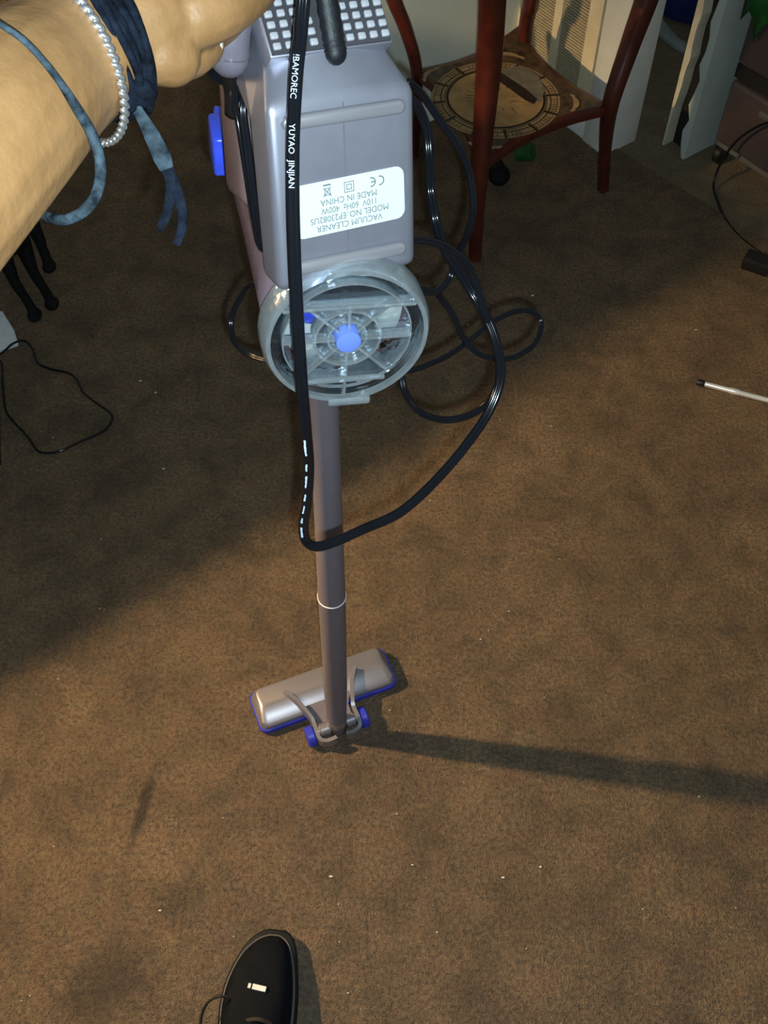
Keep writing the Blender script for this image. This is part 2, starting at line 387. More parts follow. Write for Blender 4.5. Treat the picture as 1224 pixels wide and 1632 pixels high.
# the damaged door edge standing open in the hall
DC = V(.673, 2.209, 0)
df = frame(DC, -A2, B2, V(0, 0, 1))
door = obj('door_1', boxf(df, .050, .072, .012, .78, -.004, 2.0), M['doorface'])
tag(door, 'open hollow door with split and broken edge', None, None, 'structure')
def ragged(z0, z1, n, f0, f1, seed):
    rr = random.Random(seed); return [(lerp(z0, z1, k/n), rr.uniform(f0, f1)) for k in range(n+1)]
edgeL = ragged(-.004, 2.0, 60, .013, .019, 3)
edgeL = [(z, a if z > .16 else (.011 if z > .10 else .005+abs(z)*.02)) for z, a in edgeL]
edgeR = ragged(-.004, 2.0, 60, .046, .060, 9)
polyL = [(0, -.004)] + [(a, z) for z, a in edgeL] + [(0, 2.0)]
polyR = [(.0725, 2.0), (.0725, -.004)] + [(a if z > .03 else .062-.3*z, z) for z, a in edgeR]
obj('door_edge_strip', prism(frame(DC, -A2, V(0, 0, 1), B2), polyL, 0, .035), M['doorskin'], door)
obj('door_edge_strip', prism(frame(DC, -A2, V(0, 0, 1), B2), polyR, 0, .030), M['doorface'], door)
obj('door_skin', boxf(df, 0, .006, .035, .78, -.004, 2.0), M['doorskin'], door)
obj('door_hollow_shade', boxf(df, .006, .050, .030, .06, -.004, 2.0), M['void'], door)  # black fill painted in as the shade of the split hollow door

# ------------------------------------------------------------------ warm lamp to the left, on an unseen chest added to block its light
DT = 1.0                                                                   # height of the light-blocking chest
def sh(g): return LAMP.lerp(g, (LAMP.z-DT)/LAMP.z)
c0 = sh(F(0, 1140)); c1 = sh(V(.95, 1.90, 0))  # chest corners set so its top edge throws the carpet's shadow line
e1 = (sh(F(0, 1140))-sh(F(480, 850))); e1.z = 0; e1.normalize(); e2 = V(e1.y, -e1.x, 0)
if e2.y < 0: e2 = -e2
lt = thing('occluder', 'unseen dark walnut chest of drawers added to block lamp light, left of the view', 'occluder', (c1.x, c1.y, 0))
tf = frame(V(c1.x, c1.y, 0), e1, e2, V(0, 0, 1))
obj('occluder_top', bevel(boxf(tf, 0, .95, 0, .34, DT-.022, DT), .005), M['wood'], lt, auto=40)
obj('body', bevel(boxf(tf, .015, .935, .015, .33, .06, DT-.022), .004), M['wood'], lt, auto=40)
for a in (.03, .89):
    for b_ in (.03, .27): obj('foot', bevel(boxf(tf, a, a+.04, b_, b_+.04, 0, .06), .004), M['wood'], lt)
for k in range(4):
    z0 = .09+k*.22
    dw = obj('drawer', bevel(boxf(tf, .04, .91, .001, .02, z0, z0+.205), .004), M['wood'], lt, auto=40)
    for a in (.25, .70): obj('knob', lathe(tf(a, .002, z0+.10), -e2, [(0, .006), (.010, .006), (.014, .013), (.022, .013), (.026, .008)], 16), M['brass'], dw, auto=40)
lm = thing('table_lamp', 'brass table lamp with a warm lit fabric shade', 'lamp', (LAMP.x, LAMP.y, DT))
LB = V(LAMP.x, LAMP.y, DT)
obj('base', lathe(LB, V(0, 0, 1), [(0, .075), (.012, .075), (.025, .05), (.04, .02)], 28), M['brass'], lm, auto=40)
obj('stem', lathe(LB+V(0, 0, .04), V(0, 0, 1), [(0, .010), (.12, .009), (.20, .010), (.21, .013), (.238, .013)], 16), M['brass'], lm, auto=40)
obj('bulb', lathe(LAMP-V(0, 0, .02), V(0, 0, 1), [(-.003, .010), (.004, .016), (.014, .0205), (.026, .0205), (.036, .015), (.041, .004)], 20), M['bulb'], lm, True)
obj('shade', ringlathe(LAMP, V(0, 0, 1), [(-.070, .150), (.125, .090), (.125, .088), (-.070, .148)], 40), M['shade'], lm, True)
obj('shade_ring', join(ringlathe(LAMP+V(0, 0, .11), V(0, 0, 1), [(0, .0125), (.003, .0125), (.003, .0105), (0, .0105)], 20), *[sweep([LAMP+V(.011*math.cos(a), .011*math.sin(a), .111), LAMP+V(.091*math.cos(a), .091*math.sin(a), .118)], ellipse(.0012, .0012, 6)) for a in (0, 2.09, 4.19)], sweep([LAMP+V(0, .011, .111), LAMP+V(0, .058, .07), LAMP+V(0, .060, 0), LAMP+V(0, .012, -.035)], ellipse(.0014, .0014, 6))), M['brass'], lm)

# ------------------------------------------------------------------ side table
T0 = V(.26, 2.05, 0)
TX, TY = V(.83, .557, 0).normalized(), V(-.557, .83, 0).normalized()
ZS = .25
corner = {'front': F(766, 262, ZS), 'right': F(968, 168, ZS), 'back': F(826, 44, ZS), 'left': F(668, 112, ZS)}
tb = thing('side_table', 'red stained wooden side table with a dial print on its lower shelf', 'table', (T0.x, T0.y, 0))
legs = {
 'front': [F(757, 412), F(760, 345, .12), F(766, 262, ZS), F(780, 95, .46), F(785, 0, .59), F(786, -45, .645)],
 'right': [F(961, 303), F(964, 245, .10), F(973, 168, ZS), F(1003, 75, .36), F(1030, 0, .45), F(1066, -110, .57), F(1080, -160, .62)],
 'back': [F(833, 205), F(833, 150, .10), F(836, 62, ZS), F(842, 20, .32), F(847, 0, .36), F(858, -120, .51), F(866, -190, .585), F(870, -215, .61)],
 'left': [F(660, 250), F(664, 195, .10), F(664, 112, ZS), F(648, 50, .34), F(625, -10, .42), F(600, -110, .53), F(585, -180, .60)],
}
LT = {}
for k, pts in legs.items():
    sp = spline(pts, 6); n = len(sp)
    sc = [max(.011, .0125+.012*max(0, (p.z-.05))/.4) if p.z < .45 else .0245 for p in sp]
    sc = [s*{'front': .90, 'right': .86, 'back': .74, 'left': .62}[k]*(1.15 if p.z < .1 else 1) for s, p in zip(sc, sp)]
    prof = [(.62, 1), (1, .62), (1, -.62), (.62, -1), (-.62, -1), (-1, -.62), (-1, .62), (-.62, 1)]
    prof = [(a*.95, b*.95) for a, b in prof]
    obj('leg', sweep(sp, prof, ref=TY, scales=sc), M['redwood'], tb, auto=50)
    LT[k] = sp[-1]
# concave-sided shelf
def concave(cs, depth, n=9, pull=0.0):
    out = []; cen = sum(cs, V(0, 0, 0))/4
    for i in range(4):
        a, b = cs[i], cs[(i+1) % 4]; a = a.lerp(cen, pull); b = b.lerp(cen, pull)
        mid = (cen-(a+b)/2); mid.z = 0; mid.normalize()
        for k in range(n):
            t = k/n; out.append(a.lerp(b, t)+mid*(depth*math.sin(math.pi*t)))
    return out, cen
cs = [corner[k] for k in ('front', 'right', 'back', 'left')]
ctr = sum(cs, V(0, 0, 0))/4
csx = [c+(c-ctr).normalized()*.012 for c in cs]
oz = lambda pts, z0, z1: prism(WF, [(p.x, p.y) for p in pts], z0, z1)
outer, _ = concave(csx, .030)
inner, _ = concave(csx, .030, pull=.075)
shelf = obj('shelf', bevel(oz(outer, ZS-.022, ZS), .003, 2, 40), M['redwood'], tb, auto=40)
obj('printed_panel', oz(inner, ZS, ZS+.0006), M['darkprint'], shelf)
DCN = F(790, 158, ZS); DCN = V(DCN.x, DCN.y, ZS)
ax = V(0, 0, 1)
RD = (F(892, 160, ZS)-F(687, 160, ZS)).length/2
print('dial radius', RD, 'center', DCN, 'shelf ctr', ctr)
def annulus(r0, r1, z, seg=64):
    v = [DCN+V(r*math.cos(2*math.pi*k/seg), r*math.sin(2*math.pi*k/seg), z) for k in range(seg) for r in (r0, r1)]
    return v, [(2*k, 2*k+1, (2*k+3) % (2*seg), (2*k+2) % (2*seg)) for k in range(seg)]
def disc(r, z, c=DCN, seg=64):
    return lathe(c, V(0, 0, 1), [(z-.0004, r), (z, r)], seg)
obj('dial_print', disc(RD, .0012), M['tan'], shelf)
obj('dial_print', disc(RD*.76, .0022), M['tan2'], shelf)
rings = [annulus(RD*a, RD*b, .0015) for a, b in ((.955, .965), (.79, .80), (.845, .865))] + [annulus(RD*.735, RD*.775, .0026)]
rr = random.Random(4)
for k in range(12):
    th0 = 2*math.pi*k/12+.1
    for j in range(rr.choice((4, 5, 6))):
        th = th0+.05+j*.068; ln = rr.uniform(.0, .015)
        for (ra, rb, wd) in ((.87+ln, .95, .0016),):
            d = V(math.cos(th), math.sin(th), 0); q = V(-d.y, d.x, 0)
            rings.append(boxf(frame(DCN, d, q, V(0, 0, 1)), RD*ra, RD*rb, -wd/2, wd/2, .0013, .0016))
    d = V(math.cos(th0), math.sin(th0), 0); q = V(-d.y, d.x, 0)
    rings.append(boxf(frame(DCN, d, q, V(0, 0, 1)), RD*.80, RD*1.0, -.003, .003, .0013, .0017))
for k in range(40):
    th = rr.uniform(0, 2*math.pi); r0 = rr.uniform(.18, .4); d = V(math.cos(th), math.sin(th), 0); q = V(-d.y, d.x, 0)
    rings.append(boxf(frame(DCN, d, q, V(0, 0, 1)), RD*r0, RD*(r0+rr.uniform(.05, .16)), -.0005, .0005, .0022, .0025))
obj('dial_ink', join(*rings), M['ink'], shelf)
obj('dial_grey_area', prism(WF, [(p.x, p.y) for p in (F(800, 112, ZS), F(830, 106, ZS), F(858, 122, ZS), F(868, 145, ZS), F(862, 165, ZS), F(848, 160, ZS), F(822, 138, ZS), F(800, 125, ZS))], ZS+.0024, ZS+.0028), M['grayprint'], shelf)  # grey area printed beside the dial pointer
obj('dial_pointer', prism(WF, [(p.x, p.y) for p in (F(790, 112, ZS), F(808, 124, ZS), F(838, 144, ZS), F(856, 160, ZS), F(851, 168, ZS), F(836, 161, ZS), F(812, 143, ZS), F(790, 128, ZS))], ZS+.0026, ZS+.0034), M['ink'], shelf)
# scroll ornaments towards the shelf corners
for key, t_, w_ in (('right', .62, .040), ('front', .60, .045), ('left', .60, .040), ('back', .62, .045)):
    d = (corner[key]-DCN); d.z = 0; L_ = d.length; d.normalize(); q = V(-d.y, d.x, 0)
    cc = DCN+d*(RD+.012)
    pts = [cc+d*(.022*math.cos(a))+q*(w_*math.sin(a)*.85)+V(0, 0, .0011) for a in [(-1.1+2.2*k/10) for k in range(11)]]
    obj('scroll_print', sweep(pts, [(-.006, 0), (.006, 0), (.006, .0006), (-.006, .0006)], ref=V(0, 0, 1), scales=[(.4+.6*math.sin(math.pi*k/10), 1) for k in range(11)]), M['tan'], shelf)
    pts = [cc+d*(.010+.020*math.cos(a))+q*(w_*math.sin(a)*.62)+V(0, 0, .0012) for a in [(-1.1+2.2*k/10) for k in range(11)]]
    obj('scroll_print', sweep(pts, [(-.0018, 0), (.0018, 0), (.0018, .0006), (-.0018, .0006)], ref=V(0, 0, 1)), M['ink'], shelf)
# apron and top (above the frame)
lt4 = [LT[k] for k in ('front', 'right', 'back', 'left')]
zt = .63
ap = [V(p.x, p.y, 0) for p in lt4]
for i in range(4):
    a, b_ = ap[i], ap[(i+1) % 4]; d = (b_-a).normalized(); q = V(-d.y, d.x, 0)
    L_ = (b_-a).length
    poly = [(0, .60)] + [(L_*k/8, .60+.030*math.sin(math.pi*k/8)) for k in range(1, 8)] + [(L_, .60), (L_, .672), (0, .672)]
    obj('apron', prism(frame(a, d, V(0, 0, 1), q), poly, -.008, .008), M['redwood'], tb)
tcen = sum(ap, V(0, 0, 0))/4
tp = [p+(p-tcen).normalized()*.05 for p in ap]
obj('tabletop', bevel(oz(tp, .672, .692), .004), M['redwood'], tb, auto=40)

# ------------------------------------------------------------------ vacuum cleaner
BX = V(.904, .409, -.123).normalized(); BU = V(-.019, .326, .945); BU = (BU-BX*BU.dot(BX)).normalized(); BI = BU.cross(BX)
if BI.y < 0: BI = -BI
BO = V(-.024, .557, 1.164)
B = frame(BO, BX, BU, BI)
PB = F(537, 1150, .042)                       # pole foot
vac = thing('vacuum_cleaner', 'grey upright stick vacuum cleaner with clear round dust cup, held up by the hand', 'vacuum cleaner', (PB.x, PB.y, 0))
# motor housing: side profile extruded over its width, top pinched in
prof = [(-.063, .0), (.055, .0), (.078, .0105), (.128, .048), (.118, .078), (.06, .072), (.040, .032), (-.063, .032)]
v = []; n = len(prof)
def half(u): return .0505 if u <= .055 else lerp(.0505, .041, min(1, (u-.055)/.022))
xs = [-1, -.72, -.36, 0, .36, .72, 1]
v = [B(x*half(u), u, i+(.019*x*x if .07 < u < .09 else 0)) for x in xs for u, i in prof]
fs = [tuple(range(n))[::-1], tuple(range((len(xs)-1)*n, len(xs)*n))]
for j in range(len(xs)-1):
    for k in range(n): fs.append((j*n+k, j*n+(k+1) % n, (j+1)*n+(k+1) % n, (j+1)*n+k))
house = obj('motor_housing', bevel((v, fs), .007, 4, 20), M['grey'], vac, auto=50)
obj('seam', boxf(B, -.0006, .0006, -.058, .052, -.0003, .002), M['pole'], house)
def capsule_bar(u, hw, hh, pr):
    pts = [( hw-hh+hh*math.cos(a), u+hh*math.sin(a)) for a in [math.pi/2-math.pi*k/8 for k in range(9)]] + [(-hw+hh-hh*math.cos(a), u-hh*math.sin(a)) for a in [math.pi/2-math.pi*k/8 for k in range(9)]]
    return bevel(prism(frame(BO, BX, BU, -BI), pts, -.001, pr), .002, 2, 40)
for u in (.045, -.047): obj('rib', capsule_bar(u, .041, .0045, .0042), M['greyrib'], house, auto=50)
# chamfer-top grille
g0, g1 = (.0805, .0120), (.124, .0450)
gd = (BU*(g1[0]-g0[0])+BI*(g1[1]-g0[1])); gl = gd.length; gd.normalize(); gn = BX.cross(gd).normalized()
if gn.dot(BU) < 0: gn = -gn
GO = BO+BU*g0[0]+BI*g0[1]
G = frame(GO, BX, gd, gn)
obj('grille_panel', boxf(G, -.0385, .0385, .000, gl, -.002, .0012), M['grille'], house)
obj('grille_bezel', bevel(boxf(G, -.0400, .0400, -.0012, gl+.001, -.022, -.0002), .0015, 2), M['grey'], house, auto=40)
stud0 = None
for c in range(10):
    x = -.0350+c*.00778
    if abs(x) < .006: continue
    for r in range(8):
        y = .004+r*.0064
        if stud0 is None:
            g = bevel(boxf(G, x-.0025, x+.0025, y-.0021, y+.0021, .0010, .0038), .0009, 2)
            stud0 = obj('grille_stud', g, M['stud'], house, True); base0 = G(x, y, 0); l0 = stud0.location.copy()
        else: dup(stud0, house, l0+(G(x, y, 0)-base0))
# label
lab = []
lx0, lx1, lu0, lu1, rd = -.037, .0405, -.0275, .0070, .006
for (cx, cy, a0) in ((lx1-rd, lu1-rd, 0), (lx0+rd, lu1-rd, 90), (lx0+rd, lu0+rd, 180), (lx1-rd, lu0+rd, 270)):
    for k in range(6): a = math.radians(a0+18*k); lab.append((cx+rd*math.cos(a), cy+rd*math.sin(a)))
LR = math.radians(1.5)
LC = B(.0018, -.0102, -.0006)
lxv, luv = BX*math.cos(LR)+BU*math.sin(LR), BU*math.cos(LR)-BX*math.sin(LR)
LF = frame(LC, lxv, luv, -BI)
lb = obj('label', prism(LF, [(a-.0018, b_+.0102) for a, b_ in lab], 0, .0004), M['label'], vac)
lb['label'] = 'white rating sticker printed upside down'
LT2 = lambda x0, y0, sx=1.0: (lambda x, y: LF(-(x*sx+x0), -(y+y0), .0006))
tx = [text_geo('VACUUM CLEANER', .0058, LT2(0.001, .0128, .92)), text_geo('MODEL NO.:EP23082US', .0058, LT2(0.0005, .0072, .92)),
      text_geo('110V  60Hz  400W', .0058, LT2(.0005, .0018, .86)), text_geo('MADE IN CHINA', .0058, LT2(.0005, -.0036, .92))]
obj('lettering', join(*tx), M['ltext'], lb)
sy = []
def arcbar(cx, cy, r, a0, a1, wd, n=12):
    pts = [(cx+r*math.cos(a0+(a1-a0)*k/n), cy+r*math.sin(a0+(a1-a0)*k/n)) for k in range(n+1)]
    o_ = [(cx+(r+wd)*math.cos(a0+(a1-a0)*k/n), cy+(r+wd)*math.sin(a0+(a1-a0)*k/n)) for k in range(n+1)]
    f2 = LT2(0, 0)
    return [f2(*p) for p in pts+o_], [(k, k+1, n+2+k, n+1+k) for k in range(n)]
def flatrect(x0, x1, y0, y1):
    f2 = LT2(0, 0); return [f2(x0, y0), f2(x1, y0), f2(x1, y1), f2(x0, y1)], [(0, 1, 2, 3)]
def flatseg(x0, y0, x1, y1, wd):
    f2 = LT2(0, 0); d = Vector((x1-x0, y1-y0)).normalized(); q = Vector((-d.y, d.x))*wd/2
    return [f2(x0-q.x, y0-q.y), f2(x1-q.x, y1-q.y), f2(x1+q.x, y1+q.y), f2(x0+q.x, y0+q.y)], [(0, 1, 2, 3)]
# CE mark, double square, crossed-out bin (as read upright)
sy += [arcbar(-.0215, -.0105, .0024, math.radians(75), math.radians(285), .0008), arcbar(-.0155, -.0105, .0024, math.radians(75), math.radians(285), .0008), flatrect(-.0180, -.0152, -.0109, -.0101)]
for h_ in (.0034, .0018):
    w_ = .0005
    sy += [flatrect(-h_, h_, -.0105+h_-w_, -.0105+h_), flatrect(-h_, h_, -.0105-h_, -.0105-h_+w_), flatrect(-h_, -h_+w_, -.0105-h_, -.0105+h_), flatrect(h_-w_, h_, -.0105-h_, -.0105+h_)]
bx_ = .0150
sy += [flatseg(bx_-.002, -.0080, bx_-.0014, -.0122, .0005), flatseg(bx_+.002, -.0080, bx_+.0014, -.0122, .0005), flatseg(bx_-.0024, -.0080, bx_+.0024, -.0080, .0005), flatseg(bx_-.0014, -.0122, bx_+.0014, -.0122, .0005),
       flatseg(bx_-.0028, -.0070, bx_+.0028, -.0130, .0005), flatseg(bx_+.0028, -.0070, bx_-.0028, -.0130, .0005), flatrect(bx_-.0027, bx_+.0027, -.0149, -.0139)]
obj('symbols', join(*sy), M['ltext'], lb)
# rear housing and handle
rp = [(-.035, .078), (.062, .066), (.074, .082), (.062, .115), (-.035, .125)]
rv = [B(x, u, i) for x in (-.044, .044) for u, i in rp]; k = len(rp)
rf = [tuple(range(k))[::-1], tuple(range(k, 2*k))]+[(j, (j+1) % k, k+(j+1) % k, k+j) for j in range(k)]
obj('rear_housing', bevel((rv, rf), .010, 3), M['mauve'], vac, auto=50)
obj('neck', bevel(boxf(B, -.030, .030, -.06, .06, .028, .09), .004), M['black'], vac, auto=50)
hp_ = [B(.0, .085, .105), B(-.015, .150, .100), B(-.045, .185, .070), B(-.0855, .165, .045), P(385, -30, .645), P(369, 40, .64), P(366, 90, .65)]
hs = spline(hp_, 8)
obj('handle', join(sweep(hs, ellipse(.0125, .0125, 14)), sphere(hs[-1], .0125)), M['pole'], vac, True)
obj('handle_bracket', sweep(spline([P(366, 95, .652), P(378, 140, .685), B(-.040, .03, .085)], 6), ellipse(.006, .009, 10)), M['black'], vac, True)
# strain relief
srp = spline([B(-.001, .0790, .005), B(-.001, .090, .009), B(-.002, .115, .014), B(-.004, .150, .012)], 6)
obj('strain_relief', join(sweep(srp, ellipse(.0068, .0055, 14), ref=-BI, scales=[1.0+(.06 if i % 2 else -.05) for i in range(len(srp))]), sphere(srp[0], (.0068, .0054, .0070), ax=(BX, BI, BU))), M['relief'], vac, True)
# dust cup
CA = V(-.21, .965, -.09).normalized(); CC = P(552, 533, .745)
cux = BX-CA*BX.dot(CA); cux.normalize(); cuy = CA.cross(cux); cuy = cuy if cuy.z > 0 else -cuy
CF = frame(CC, cux, cuy, CA)
RC = .0580
def shell(prof, th=.0015, seg=48): return ringlathe(CC, CA, prof+[(s, r-th) for s, r in reversed(prof)], seg, (cux, cuy))
cup = obj('dust_cup', shell([(.012, RC*.955), (.06, RC*.95), (.16, RC*.95), (.225, RC*.98), (.250, RC*.93)]), M['smoke'], vac, True)
obj('cup_back', lathe(CC, CA, [(.243, RC*.92), (.256, RC*.9)], 40, (cux, cuy)), M['mauve'], cup, auto=40)
obj('filter', lathe(CC, CA, [(.022, .030), (.024, .0455), (.10, .047), (.20, .05)], 32, (cux, cuy)), M['filter'], cup, auto=40)
obj('filter_holder', lathe(CC+cux*-.020+cuy*.014, CA, [(.018, .016), (.020, .019), (.05, .019)], 24, (cux, cuy)), M['latch'], cup, auto=40)
bl = F(0, 0)
la = CC+CA*.222-cux*(RC*.97)+cuy*.012
lf2 = frame(la, -cux, cuy, CA)
obj('latch', join(bevel(boxf(lf2, -.002, .012, -.016, .018, -.010, .032), .003, 2), bevel(prism(frame(la, -cux, CA, cuy), [(0, .02), (.009, .03), (.004, .056), (-.006, .05)], -.008, .012), .002, 2)), M['latch'], cup, auto=50)
# clear lid
lid = obj('cup_lid', lathe(CC, CA, [(-.002, RC*.93), (0.0, RC*.96), (.0015, RC*.97)], 64, (cux, cuy)), M['clear'], vac, auto=40)
obj('rim', ringlathe(CC, CA, [(-.006, RC*.935), (-.006, RC*.99), (-.002, RC*1.03), (.014, RC*1.04), (.018, RC*.98), (.004, RC*.935)], 64, (cux, cuy)), M['clearedge'], lid, auto=40)
def arcseg(r0, r1, a0, a1, s0, s1, n=40):
    v, f = [], []
    for k in range(n+1):
        a = a0+(a1-a0)*k/n
        for r, s in ((r0, s0), (r1, s0), (r1, s1), (r0, s1)): v.append(CF(r*math.cos(a), r*math.sin(a), s))
    for k in range(n):
        for j in range(4): f.append((k*4+j, k*4+(j+1) % 4, k*4+4+(j+1) % 4, k*4+4+j))
    f += [(3, 2, 1, 0), tuple(range(n*4, n*4+4))]; return v, f
aT = math.radians(33)
obj('seal', join(arcseg(RC*.80, RC*.925, math.pi-aT, 2*math.pi+aT, .004, .010), prism(frame(CC, cux, cuy, CA), [(-RC*.70, RC*.50), (RC*.70, RC*.50), (RC*.58, RC*.70), (-RC*.58, RC*.70)], .004, .010)), M['gasket'], lid)
obj('inner_rim', ringlathe(CC, CA, [(-.004, RC*.775), (-.004, RC*.795), (.004, RC*.795), (.004, RC*.775)], 56, (cux, cuy)), M['clearedge'], lid)
obj('chord_bar', bevel(boxf(CF, -RC*.80, RC*.80, RC*.455, RC*.50, -.007, .004), .001, 2), M['clearedge'], lid)
obj('lower_bar', bevel(boxf(CF, -RC*.52, RC*.52, -RC*.70, -RC*.64, -.005, .003), .001, 2), M['clearedge'], lid)
obj('hub_ring', ringlathe(CC, CA, [(-.005, RC*.385), (-.005, RC*.42), (.006, RC*.42), (.006, RC*.385)], 48, (cux, cuy)), M['clearedge'], lid)
obj('hub_seal', ringlathe(CC, CA, [(.002, RC*.27), (.002, RC*.375), (.006, RC*.375), (.006, RC*.27)], 48, (cux, cuy)), M['gasket'], lid)
obj('hub', lathe(CC, CA, [(-.010, RC*.10), (-.009, RC*.15), (-.004, RC*.165), (.006, RC*.17)], 28, (cux, cuy)), M['hub'], lid, auto=40)
obj('hub_collar', ringlathe(CC, CA, [(-.004, RC*.22), (-.004, RC*.25), (.004, RC*.25), (.004, RC*.22)], 40, (cux, cuy)), M['clearedge'], lid)
for k in range(8):
    a = math.radians(90+45*k); d = cux*math.cos(a)+cuy*math.sin(a); q = -cux*math.sin(a)+cuy*math.cos(a)
    r1 = RC*.78 if k else RC*.46
    if k in (1, 7): r1 = RC*.68
    if k == 4: r1 = RC*.90
    obj('spoke', boxf(frame(CC, d, q, CA), RC*.16, r1, -.0011, .0011, -.006, .002), M['clearedge'], lid)
obj('lid_tab', bevel(boxf(CF, -.012, .020, -RC*1.04, -RC*.93, -.009, .012), .002, 2), M['clearedge'], lid)
# pole
PT = F(518, 560, .90); PT = V(-.0575, .712, .965)
ringp = Vector(PB).lerp(PT, (.415-PB.z)/(PT.z-PB.z))
pd = (PT-PB).normalized()
obj('upper_pole', lathe(ringp, pd, [(0, .0178), (.02, .0176), (.25, .0160), (.42, .0150), ((PT-ringp).length, .0150)], 32), M['pole'], vac, auto=40)
obj('pole_ring', ringlathe(ringp, pd, [(-.004, .0176), (-.004, .0187), (-.001, .0189), (-.001, .0176)], 36), M['polering'], vac, True)
obj('lower_pole', lathe(PB, pd, [(0, .0150), (.05, .0158), (.12, .0172), ((ringp-PB).length-.006, .0178), ((ringp-PB).length, .0182)], 32), M['pole'], vac, auto=40)
obj('pole_socket', lathe(PT-pd*.075, pd, [(0, .0150), (.004, .020), (.05, .024), (.085, .034)], 28), M['mauve'], vac, auto=40)
obj('pole_cuff', lathe(PB-pd*.012, pd, [(0, .0135), (.004, .0155), (.026, .0160), (.028, .0152)], 28), M['silver'], vac, auto=40)
# floor head
ha = F(405, 1140, .03); 
HL0 = F(409, 1146, .012); HR0 = F(625, 1068, .022)
hx = V(.217, .086, 0).normalized(); hy = V(-hx.y, hx.x, 0)
HC = (F(400, 1119, .030)+F(624, 1062, .030)+F(418, 1160, .012)+F(611, 1036, .03))/4
HC.z = 0
HF = frame(HC, hx, hy, V(0, 0, 1))
print('head centre', HC, 'pole foot', PB)
HWD, HDP = .115, .0345
def rrect(a, b, r, n=5):
    out = []
    for sx, sy_, a0 in ((1, 1, 0), (-1, 1, 90), (-1, -1, 180), (1, -1, 270)):
        for k in range(n): t = math.radians(a0+90*k/(n-1)); out.append((sx*(a-r)+r*math.cos(t), sy_*(b-r)+r*math.sin(t)))
    return out
def slab(layers):  # [(z, poly)]
    m_ = len(layers[0][1]); v = [HF(a, b, z) for z, pl in layers for a, b in pl]; f = [tuple(range(m_))[::-1], tuple(range((len(layers)-1)*m_, len(layers)*m_))]
    for j in range(len(layers)-1):
        for k in range(m_): f.append((j*m_+k, j*m_+(k+1) % m_, (j+1)*m_+(k+1) % m_, (j+1)*m_+k))
    return v, f
head = obj('floor_head', slab([(.016, rrect(HWD, HDP, .012)), (.022, rrect(HWD-.001, HDP-.001, .012)), (.0265, [(a, b_+.0015) for a, b_ in rrect(HWD-.003, HDP-.004, .010)]), (.0335, [(a, b_+.012) for a, b_ in rrect(HWD-.010, HDP-.0165, .008)]), (.0345, [(a, b_+.013) for a, b_ in rrect(HWD-.014, HDP-.0195, .007)])]), M['silver'], vac, auto=30)
obj('bumper', slab([(.004, rrect(HWD, HDP+.001, .012)), (.006, rrect(HWD+.002, HDP+.0025, .013)), (.0158, rrect(HWD+.002, HDP+.0025, .013))]), M['blue'], head, auto=30)
# yoke from the head back to the pole foot
pl = HF(0, 0, 0); rel = PB-HC
pa, pb_ = rel.dot(hx), rel.dot(hy)
print('pole foot in head frame', pa, pb_)
for s in (-1, 1):
    pts = [HF(pa+s*.060, .006, .037), HF(pa+s*.047, -.016, .036), HF(pa+s*.037, -.044, .034), HF(pa+s*.034, pb_+.016, .030), HF(pa+s*.034, pb_-.012, .026), HF(pa+s*.024, pb_-.020, .024), HF(pa+s*.008, pb_-.020, .024)]
    obj('yoke_arm', sweep(spline(pts, 6), [(-.003, -.010), (.003, -.010), (.003, .010), (-.003, .010)], ref=V(0, 0, 1)), M['silver'], head, auto=40)
    obj('pivot', lathe(HF(pa+s*.014, pb_, .030), hx*s, [(0, .011), (.014, .011), (.016, .008), (.022, .008)], 24), M['silver'], head, auto=40)
    wc = HF(pa+s*.038, pb_+.002, .0175)
    obj('wheel', lathe(wc, hx*s, [(0, .0150), (.002, .0170), (.011, .0170), (.013, .0150), (.0132, .006)], 28), M['blue'], vac, auto=40)
obj('yoke_plate', slab([(.022, [(a*.9+pa, b_) for a, b_ in ((-.05, -.012), (.05, -.012), (.032, -.045), (.030, pb_-.004), (-.030, pb_-.004), (-.032, -.045))]), (.028, [(a*.9+pa, b_) for a, b_ in ((-.05, -.012), (.05, -.012), (.032, -.045), (.030, pb_-.004), (-.030, pb_-.004), (-.032, -.045))])]), M['pole'], head)
obj('swivel', lathe(HF(pa, pb_, .014)-V(0, 0, .0), V(0, 0, 1), [(0, .012), (.004, .0145), (.024, .0145), (.03, .012)], 20), M['silver'], head, auto=40)

# power cord
CAMP = V(0, 0, CAMH)
tocam = lambda i, p: (CAMP-p).normalized()
cw, ct = .0041, .0024
cprof = [(-cw, 0), (-cw*.86, ct*.75), (-cw*.45, ct), (-cw*.12, ct*.86), (0, ct*.72), (cw*.12, ct*.86), (cw*.45, ct), (cw*.86, ct*.75), (cw, 0), (cw*.86, -ct*.75), (cw*.45, -ct), (0, -ct*.72), (-cw*.45, -ct), (-cw*.86, -ct*.75)]
def cordpath(pts, n=7): return spline([P(*q) if not isinstance(q, Vector) else q for q in pts], n)
front = cordpath([srp[-1], B(-.008, .19, .005), P(508, -105, .585), P(490, -60, .57), P(484, -10, .575), P(479, 50, .585), P(472, 120, .60), P(467, 220, .62), P(467, 320, .636), P(470, 420, .652), P(475, 520, .672), P(481, 610, .70), P(488, 690, .735), P(492, 745, .765), P(489, 800, .80), P(484, 838, .825), P(488, 862, .84), P(505, 871, .85), P(535, 863, .86), P(580, 843, .87), P(640, 815, .88), P(700, 760, .89), P(750, 700, .895), P(782, 650, .895), P(798, 600, .89), P(792, 550, .88), P(775, 505, .875), P(755, 470, .87), P(730, 430, .87), P(708, 395, .87), P(694, 350, .87), P(686, 300, .86), P(684, 250, .86), P(678, 200, .85), P(655, 160, .83), P(600, 150, .82)])
